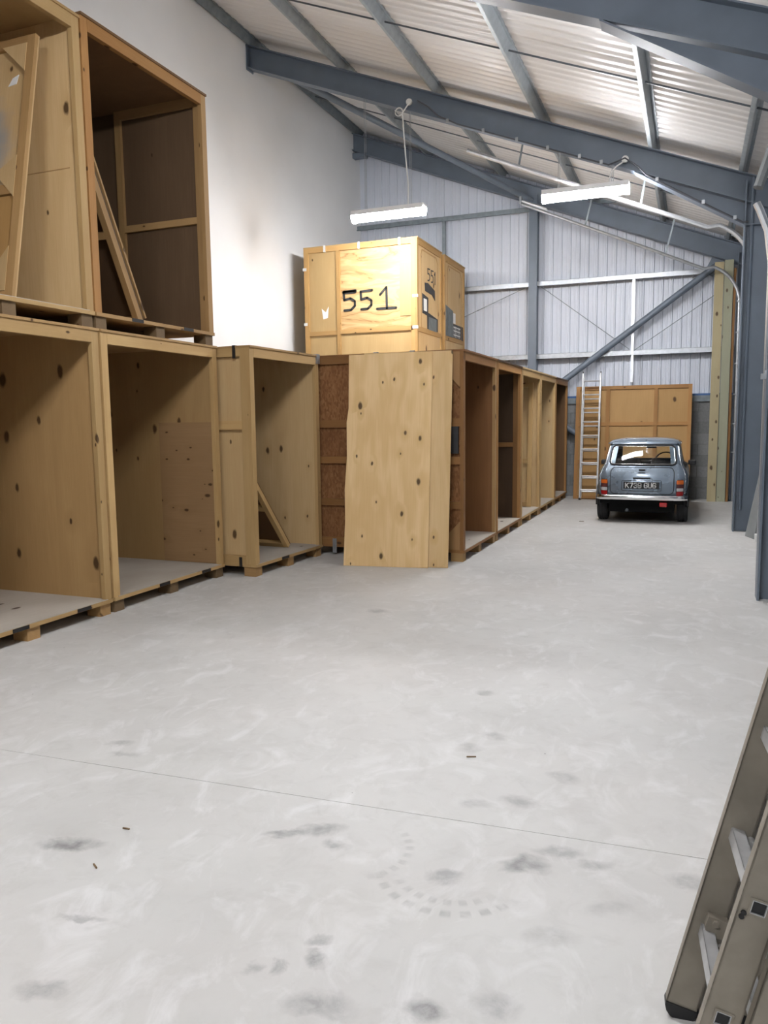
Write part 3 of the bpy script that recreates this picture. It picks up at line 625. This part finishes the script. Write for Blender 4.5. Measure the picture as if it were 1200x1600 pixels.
bx('bumper_plate', m_galv, tf, -3.24, -3.20, yT-.09, yT+.09, 5.74, 5.88)
tn = track([(-3.40, 12.30, 5.78), (-1.2, 12.30, 4.84), (.12, 12.30, 4.27)]+arc((-.02, 3.60), .745, 66, 0, 12.30)+[(.735, 12.30, 2.0), (.74, 12.30, .05)], 'galvanised door track running behind the right hanging light', r=.034, mat=m_galvw)
for px, dz in ((-.80, 1), (-2.6, 1), (.45, 1)):
    MB().beam((px, 12.34, 4.27+(.12-px)*.43), (px+.10, 12.36, ztop(px+.1)+.02), .03, .006, (0, 1, 0)).build('hanger', m_galvg, tn)
for px in (-.55, -2.0): MB().beam((px, yT, 4.262+(.12-px)*.449), (px+.15, yT-.1, ztop(px+.15)), .03, .006, (0, 1, 0)).build('hanger', m_galvg, tf)
nt = track([(.95, 8.3, 4.6), (.80, 8.25, 4.2), (.66, 8.2, 3.95)] if 0 else [(.62, 7.75, 4.05), (.47, 7.68, 3.55)], 'grey tube ending beside the near steel column, upper right', 'door_tube', .045, m_grey)
nt2 = track([(.462, 7.66, 3.42), (.49, 7.66, 3.36), (.56, 7.66, 3.18), (.60, 7.66, 2.9), (.61, 7.66, .1)], 'pale curved track beside the near steel column, upper right', 'door_track', .032, m_galvw)
# board leaning between the columns
lb = MB().add([(.71, 11.34, 0), (.80, 11.05, 0), (1.045, 11.05, 2.0), (1.045, 11.34, 2.0), (.73, 11.34, 0), (.82, 11.05, 0), (1.047, 11.05, 1.99), (1.047, 11.34, 1.99)], [(0,1,2,3),(4,7,6,5),(0,4,5,1),(1,5,6,2),(2,6,7,3),(3,7,4,0)]).build('grey_board', m_grey)
tag(lb, 'grey board leaning between the two steel columns', 'board')
tag(MB().box(.80, .93, 10.9, 11.0, 0, .085).build('white_offcut', m_paper, bevel=.006), 'small white offcut on the floor beside the leaning grey board', 'offcut')
br = MB().box(.53, .57, 7.30, 7.36, 1.90, 1.945).box(.555, .57, 7.30, 7.36, 1.945, 1.97).build('door_bracket', m_galv); tag(br, 'small pale bracket on the edge of the near steel column', 'bracket')
# ------------------------------------------------------------------ near ladder
SLn = math.atan(.2308); ld = thing('near_ladder', (.0035, 1.721, 0), 'dirty aluminium ladder leaning at the lower right, close to the viewer', 'ladder'); ld.rotation_euler = (0, SLn, math.radians(5.3))
LL = 3.35
def chan(mb, x0, x1, y0, y1, z0, z1, open_y):       # C-channel stile: web on one side, two flanges
    t = .004; lip = .010
    if open_y > 0: mb.box(x0, x1, y0, y0+t, z0, z1); f0, f1 = y0, y1
    else: mb.box(x0, x1, y1-t, y1, z0, z1); f0, f1 = y0, y1
    mb.box(x0, x0+t, f0, f1, z0, z1).box(x1-t, x1, f0, f1, z0, z1)
    return mb
def holed(x0, x1, y0, t, z0, z1, holes, hs):         # web with square rung holes
    mb = MB(); xc = x0+.040; zc = z0
    for z in holes:
        mb.box(x0, x1, y0, y0+t, zc, z-hs); mb.box(x0, xc-hs, y0, y0+t, z-hs, z+hs); mb.box(xc+hs, x1, y0, y0+t, z-hs, z+hs); zc = z+hs
    mb.box(x0, x1, y0, y0+t, zc, z1); return mb
rz = [.275+k*.28 for k in range(11)]
for sec, (xo, z0, dy) in enumerate(((0, .04, 0), (.083, .02, -.030), (.166, .06, -.01))):
    # far stile (inner face towards the viewer), near stile with holes
    yn, yf = 0+dy, .31
    x0, x1 = xo, xo+.078
    st = MB().box(x0, x1, yf, yf+.004, z0, LL).box(x0, x0+.004, yf, yf+.028, z0, LL).box(x1-.004, x1, yf, yf+.028, z0, LL).build('stile', m_aluold, ld)
    hs = holed(x0, x1, yn, .004, z0, LL, [z for z in rz], .0160); hs.box(x0, x0+.004, yn, yn+.028, z0, LL).box(x1-.004, x1, yn, yn+.028, z0, LL)
    sn = hs.build('stile', m_aluold, ld)
    for z in rz:
        xc = x0+.040; h_ = .0158
        rg = MB()
        for a, b, c, d in ((-h_, h_, h_-.002, h_), (-h_, h_, -h_, -h_+.002), (-h_, -h_+.002, -h_, h_), (h_-.002, h_, -h_, h_)): rg.box(xc+a, xc+b, yn-.003, yf+.01, z+c, z+d)
        rg.build('rung', m_alu, ld)
        lipm = MB()
        for a, b, c, d in ((-.0205, .0205, .0160, .0205), (-.0205, .0205, -.0205, -.0160), (-.0205, -.0160, -.0160, .0160), (.0160, .0205, -.0160, .0160)): lipm.box(xc+a, xc+b, yn-.003, yn, z+c, z+d)
        lipm.build('rung_collar', m_aluold, sn); bx('rung_bore_shade', m_black, sn, xc-.0136, xc+.0136, yn+.001, yn+.004, z-.0136, z+.0136)  # black plate stands in for the shade inside the hollow rung
    # feet
    prof = [(x0-.001, z0+.004), (x0-.001, z0-.006), (x0+.006, z0-.020), (x0+.018, z0-.031), (x0+.034, z0-.038), (x0+.05, z0-.039), (x0+.066, z0-.033), (x1-.002, z0-.022), (x1+.001, z0-.008), (x1+.001, z0+.004)]
    for yy in (yf-.004, yn-.003): MB().prism([(p[0], p[1]+(.022 if sec else .0)) for p in prof], 'y', yy, yy+.034).build('foot', m_black, ld)
for z in (.10+.20, .30+.28): pass
MB().prism([(.030, .33), (.078, .33), (.078, .27), (.045, .255), (.028, .30)], 'y', .285, .3095).build('hook_plate', m_aluold, ld)
for q in ((.05, .318),): MB().lathe([(.278, .009), (.285, .009)], (q[0], 0, q[1]), 'y', 8).build('rivet', m_aluold, ld)
for z in (.27, .55): MB().lathe([(.285, .012), (.31, .012)], (.074, 0, z), 'y', 10).build('roller', m_alu, ld, smooth=True)
for z in (.525, .535): MB().lathe([(-.004, .006), (.0, .006)], (.012+(z-.525)*.2, 0, z), 'y', 8).build('rivet', m_black, ld)
MB().add([(.150, -.045, .40), (.165, -.05, .30), (.20, -.045, .22), (.205, -.045, .40), (.150, -.022, .40), (.165, -.022, .30), (.20, -.022, .22), (.205, -.022, .40)], [(0,1,2,3),(7,6,5,4),(0,4,5,1),(1,5,6,2),(2,6,7,3),(3,7,4,0)]).build('guide_bracket', m_cream, ld, bevel=.008)
# ------------------------------------------------------------------ the car
car = thing('small_car', (-.68, 12.20, 0), 'metallic blue grey small classic car parked with its rear to the viewer', 'car')
SLC = [(.36, .615, .085, 2.93, .15), (.42, .640, .060, 2.97, .17), (.55, .655, .060, 3.0, .19), (.66, .658, .075, 3.0, .19), (.74, .652, .105, 3.0, .18), (.79, .635, .135, 2.96, .17), (.835, .607, .165, 2.86, .15), (.865, .588, .19, 2.30, .14),
       (.895, .574, .208, 2.20, .13), (.98, .555, .278, 2.09, .12), (1.07, .538, .354, 1.98, .115), (1.155, .522, .428, 1.88, .11), (1.185, .517, .452, 1.85, .11), (1.198, .535, .445, 1.83, .12), (1.215, .528, .455, 1.80, .14), (1.245, .495, .50, 1.74, .16), (1.268, .43, .58, 1.66, .18), (1.284, .32, .70, 1.54, .18), (1.292, .15, .86, 1.38, .13)]
NR, NC, NS, NF = 22, 8, 26, 16
def interp(z):
    for a, b in zip(SLC, SLC[1:]):
        if a[0] <= z <= b[0]:
            k = (z-a[0])/(b[0]-a[0]); return tuple(p+(q-p)*k for p, q in zip(a, b))
    return SLC[0] if z < SLC[0][0] else SLC[-1]
def contour(s):
    z, w_, yr, yf, r = s; b = .055*min(1, w_/.5); pts = []
    e = w_-r
    for k in range(NR): u = -1+2*k/NR; pts.append((u*e, yr+b*u*u, z, 'r', u))
    for k in range(NC): a = math.pi/2*k/NC; pts.append((e+r*math.sin(a), yr+b+r*(1-math.cos(a)), z, 'c', a))
    ya, yb = yr+b+r, yf-r-.05
    for k in range(NS): pts.append((w_+.012*math.sin(math.pi*k/NS), ya+(yb-ya)*k/NS, z, 's', k))
    for k in range(NC): a = math.pi/2*k/NC; pts.append((e+r*math.cos(a), yb+r*math.sin(a), z, 'c', a))
    for k in range(NF): u = 1-2*k/NF; pts.append((u*e, yf-.05*u*u, z, 'f', u))
    for k in range(NC): a = math.pi/2*k/NC; pts.append((-e-r*math.sin(a), yf-.05-r*(1-math.cos(a)), z, 'c', a))
    for k in range(NS): pts.append((-w_-.012*math.sin(math.pi*k/NS), yb+(ya-yb)*k/NS, z, 's', NS-k))
    for k in range(NC): a = math.pi/2*k/NC; pts.append((-e-r*math.cos(a), ya-r*math.sin(a), z, 'c', a))
    return pts
CT = [contour(s) for s in SLC]; n = len(CT[0])
body, glass_side, glass_front = MB(), MB(), MB()
vv = [p[:3] for c in CT for p in c]
bf, gs, gf_, = [], [], []
for i in range(len(CT)-1):
    zm = (SLC[i][0]+SLC[i+1][0])/2
    for j in range(n):
        k = (j+1) % n; f_ = (i*n+j, i*n+k, (i+1)*n+k, (i+1)*n+j); p = CT[i][j]
        ym = (CT[i][j][1]+CT[i][k][1])/2
        if .895 < zm < 1.155:
            if p[3] == 'r' and abs((p[4]+CT[i][k][4])/2 if CT[i][k][3] == 'r' else .99) < .93: continue
            if p[3] == 's' and (.62 < ym < 1.02 or 1.10 < ym < 1.85): gs.append(f_); continue
            if p[3] == 'f' and abs(p[4]) < .9 and i: gf_.append(f_); continue
        bf.append(f_)
bf.append(tuple((len(CT)-1)*n+j for j in range(n)))
body.add(vv, bf).build('body', m_paint, car, smooth=True)
for fs, nm in ((gs, 'side_window'), (gf_, 'windscreen')):
    g = MB(); g.add(vv, fs); o = g.build(nm, m_glass, car, smooth=True)
    import bmesh as _b
    q = _b.new(); q.from_mesh(o.data); _b.ops.delete(q, geom=[v for v in q.verts if not v.link_faces], context='VERTS'); q.to_mesh(o.data); q.free()
def yrear(x, z, off=0.0):
    z_, w_, yr, yf, r = interp(z); e = w_-r; b = .055*min(1, w_/.5); ax = abs(x)
    if ax <= e: y = yr+b*(ax/e)**2
    else: y = yr+b+r-math.sqrt(max(r*r-(min(ax, w_)-e)**2, 0))
    return y-off
def rrect(x0, x1, z0, z1, r, taper=0.0, n_=6, sub=8):
    pts = []
    for cx_, cz, a0 in ((x1-r, z1-r, 0), (x0+r, z1-r, 90), (x0+r, z0+r, 180), (x1-r, z0+r, 270)):
        for k in range(n_+1):
            a = math.radians(a0+90*k/n_); pts.append((cx_+r*math.cos(a), cz+r*math.sin(a)))
    out = []
    for i, p in enumerate(pts):
        q = pts[(i+1) % len(pts)]; d = math.dist(p, q); m = max(1, int(d/.03))
        for k in range(m): out.append((p[0]+(q[0]-p[0])*k/m, p[1]+(q[1]-p[1])*k/m))
    zc = (z0+z1)/2
    return [(x*(1-taper*(z-zc)/(z1-z0)), z) for x, z in out]
def rear_patch(x0, x1, z0, z1, r, off, taper=0., nx=14, nz=8):
    mb = MB(); rows = []
    for i in range(nz+1):
        z = z0+(z1-z0)*i/nz; ins = 0
        if z-z0 < r: ins = r-math.sqrt(max(r*r-(r-(z-z0))**2, 0))
        if z1-z < r: ins = max(ins, r-math.sqrt(max(r*r-(r-(z1-z))**2, 0)))
        k = 1-taper*((z-(z0+z1)/2)/(z1-z0)); a, b_ = (x0+ins)*k, (x1-ins)*k
        rows.append([(a+(b_-a)*j/nx, yrear(a+(b_-a)*j/nx, z, off), z) for j in range(nx+1)])
    return mb.grid(rows)
def rear_loop(pts, r, off): return MB().path([(x, yrear(x, z, off), z) for x, z in pts], r, 6, True)
rear_patch(-.472, .472, .885, 1.168, .06, .004, .07).build('rear_window', m_glass, car, smooth='all')
rear_loop(rrect(-.472, .472, .882, 1.170, .06, .07), .013, .004).build('window_seal', m_rubber, car, smooth='all')
rear_loop(rrect(-.455, .455, .895, 1.158, .05, .07), .004, .014).build('seal_chrome', m_chrome, car, smooth='all')
# boot lid: proud panel with a shut line
lid = rear_patch(-.452, .452, .455, .838, .07, .008, .0).build('boot_lid', m_paint, car, smooth='all')
rear_loop(rrect(-.459, .459, .447, .845, .075), .0055, .004).build('shut_line', m_black, car, smooth='all')
bx('boot_handle', m_black, lid, -.125, .125, yrear(0, .69)-.032, yrear(0, .69)-.008, .677, .700, bevel=.006)
bx('boot_lock', m_black, lid, -.045, .045, yrear(0, .81)-.026, yrear(0, .81)-.005, .797, .822, bevel=.008)
bx('badge', m_seat, lid, -.05, .05, yrear(0, .77)-.016, yrear(0, .77)-.005, .760, .774)
rear_loop(rrect(-.285, .285, .495, .655, .02), .004, .013).build('plate_recess', m_black, lid, smooth='all')
yp = yrear(.0, .58)-.030
pt = bx('number_plate', m_plate, lid, -.256, .256, yp, yp+.010, .530, .634, bevel=.003)
GL = {'K': [[(0, 0), (0, 1)], [(1, 1), (.05, .42)], [(.32, .58), (1, 0)]], '7': [[(0, 1), (1, 1), (.42, 0)]],
      '3': [[(0, .80), (.18, 1), (.82, 1), (1, .86), (1, .66), (.80, .53), (.42, .53)], [(.80, .53), (1, .40), (1, .15), (.82, 0), (.18, 0), (0, .20)]],
      '9': [[(1, .58), (.85, .42), (.16, .42), (0, .57), (0, .85), (.16, 1), (.84, 1), (1, .85), (1, .16), (.84, 0), (.16, 0), (0, .15)]],
      'G': [[(1, .80), (.84, 1), (.16, 1), (0, .85), (0, .15), (.16, 0), (.84, 0), (1, .15), (1, .46), (.55, .46)]], 'U': [[(0, 1), (0, .16), (.16, 0), (.84, 0), (1, .16), (1, 1)]]}
xc = -.226; tm = MB()
for ch in 'K739 GUG':
    if ch == ' ': xc += .028; continue
    for st_ in GL[ch]: ribbon(tm, [(xc+p[0]*.042, .5475+p[1]*.068) for p in st_], .0135, 'y', yp-.003, yp-.0005)
    xc += .0605
tm.build('plate_characters', m_white_plate, pt)
# lamps
for s in (-1, 1):
    xa, xb = (.492, .600) if s > 0 else (-.600, -.492)
    rear_patch(xa, xb, .425, .668, .012, .014, nx=6, nz=6).build('lamp_housing', m_black, car, smooth='all')
    for (z0, z1, m, nm) in ((.600, .660, m_amber, 'indicator_lens'), (.545, .596, m_smoke, 'lamp_lens'), (.495, .541, m_clear, 'reversing_lens'), (.433, .491, m_red, 'brake_lens')):
        rear_patch(xa+.006, xb-.006, z0, z1, .004, .022, nx=6, nz=3).build(nm, m, car, smooth='all')
    # chrome seam flange
    seam = []
    for k in range(22):
        z = .46+(1.185-.46)*k/21; z_, w_, yr, yf, r = interp(z); e = w_-r; seam.append((s*(e+r*.80), yr+.055+r*(1-.6), z))
    MB().path([(x, y-.006, z) for x, y, z in seam], .007, 6).build('seam_strip', m_chrome, car, smooth='all')
    # gutter along the roof edge
    z_, w_, yr, yf, r = SLC[13]
    MB().path([(s*(w_+.004), yr+.19+k*(yf-yr-.35)/10, 1.195) for k in range(11)], .009, 6).build('gutter', m_chrome, car, smooth='all')
    # wheel arches, sills
    for yc in (.50, 2.53):
        MB().path([(s*.655, yc+.305*math.cos(a), .26+.305*math.sin(a)) for a in [math.radians(v) for v in range(0, 181, 12)]], .022, 8).build('arch_trim', m_black, car, smooth='all')
    bx('sill', m_paint, car, s*.60-.03, s*.60+.03, .82, 2.22, .20, .37)
    for yc in (.50, 2.53):
        wc = (s*.585, yc, .255)
        wh = MB().lathe([(-.075, .17), (-.08, .225), (-.068, .248), (-.052, .255), (-.05, .247), (-.042, .247), (-.04, .256), (-.02, .256), (-.018, .247), (-.008, .247), (-.006, .256), (.016, .256), (.018, .247), (.028, .247), (.03, .256), (.052, .255), (.068, .248), (.08, .225), (.075, .17)], wc, 'x', 40).build('tyre', m_rubber, car, smooth=True)
        MB().lathe([(-.06, .16), (-.06, .17), (.055, .172), (.06, .16), (.035, .13), (.045, .05), (.045, .03)], wc, 'x', 24).build('wheel', m_galv, wh, smooth=True)
    # door mirror
    mp = Vector((s*.655, 1.75, .835))
    mm = bx('door_mirror', m_black, car, -.062, .062, -.03, .045, -.04, .042, bevel=.02); mm.location = mp+Vector((s*.05, 0, .01))
    MB().path([tuple(Vector((-s*.065, .04, -.02))), (0, .04, 0)], .012, 6).build('mirror_stalk', m_black, mm)
MB().path([(x*.01, yrear(min(abs(x*.01), .53)*(1 if x > 0 else -1), 1.19, .004), 1.193) for x in range(-50, 51, 4)], .008, 6).build('rear_gutter', m_paint, car, smooth='all')
# bumper
bp = []
for k in range(31):
    u = -1+k/15; ax = abs(u); x = u*.655; y = .0+.05*u*u+(.10*((ax-.86)/.14)**2 if ax > .86 else 0); bp.append((x, y))
prof = [(.0, -.038), (-.018, -.030), (-.026, -.008), (-.026, .010), (-.016, .032), (.0, .038), (.012, .0)]
rows = [[(x, y+p[0], .398+p[1]) for p in prof+[prof[0]]] for x, y in bp]
MB().grid(rows).build('bumper', m_chrome, car, smooth='all')
ub = MB().box(-.47, .47, .09, 2.9, .17, .40).box(-.60, .60, .105, .18, .33, .40).build('underbody', m_under_shade, car)
bx('valance', m_under_shade, car, -.60, .60, .075, .10, .30, .40)
bx('fog_lamp', m_red, car, .265, .372, .035, .075, .262, .326, bevel=.01)
MB().path([(-.20, .03, .20), (-.20, .5, .20)], .022, 10).build('exhaust', m_rod, car, smooth=True)
# inside
bx('cabin_floor', m_seat, car, -.5, .5, .3, 2.1, .38, .42)
bx('rear_bench', m_seat, car, -.50, .50, .50, .66, .42, .84, bevel=.05); bx('parcel_shelf', m_seat, car, -.50, .50, .30, .50, .815, .835)
for s in (-1, 1):
    bx('front_seat', m_seat, car, s*.28-.20, s*.28+.20, 1.15, 1.27, .42, .945, bevel=.05)
bx('dashboard', m_seat, car, -.52, .52, 1.86, 2.06, .70, .87, bevel=.03)
bx('cabin_mirror', m_black, car, -.02, .14, 1.66, 1.68, 1.085, 1.14, bevel=.01)
MB().path([(.29+.17*math.cos(a), 1.68+.06*math.sin(a), .86+.155*math.sin(a)) for a in [k*math.pi/12 for k in range(24)]], .012, 6, True).build('steering_wheel', m_black, car, smooth='all')
# ------------------------------------------------------------------ litter on the floor
for i, (x, y, a, L, lab) in enumerate(((-.92, 3.40, .4, .045, 'thin wood splinter lying on the middle of the floor'), (-2.02, 2.30, .1, .03, 'dark crumb by the long dark floor stain'), (-1.95, 2.05, 2.6, .035, 'dark curled shaving just below the long dark floor stain'), (-1.55, 12.25, .2, .07, 'dark scrap on the floor left of the car'))):
    o = MB().beam((-L/2, 0, .004), (L/2, 0, .003), .005, .005).build('floor_scrap', T['oldx'], loc=(x, y, 0)); o.rotation_euler.z = a; tag(o, lab, 'debris', 'scraps on the floor')
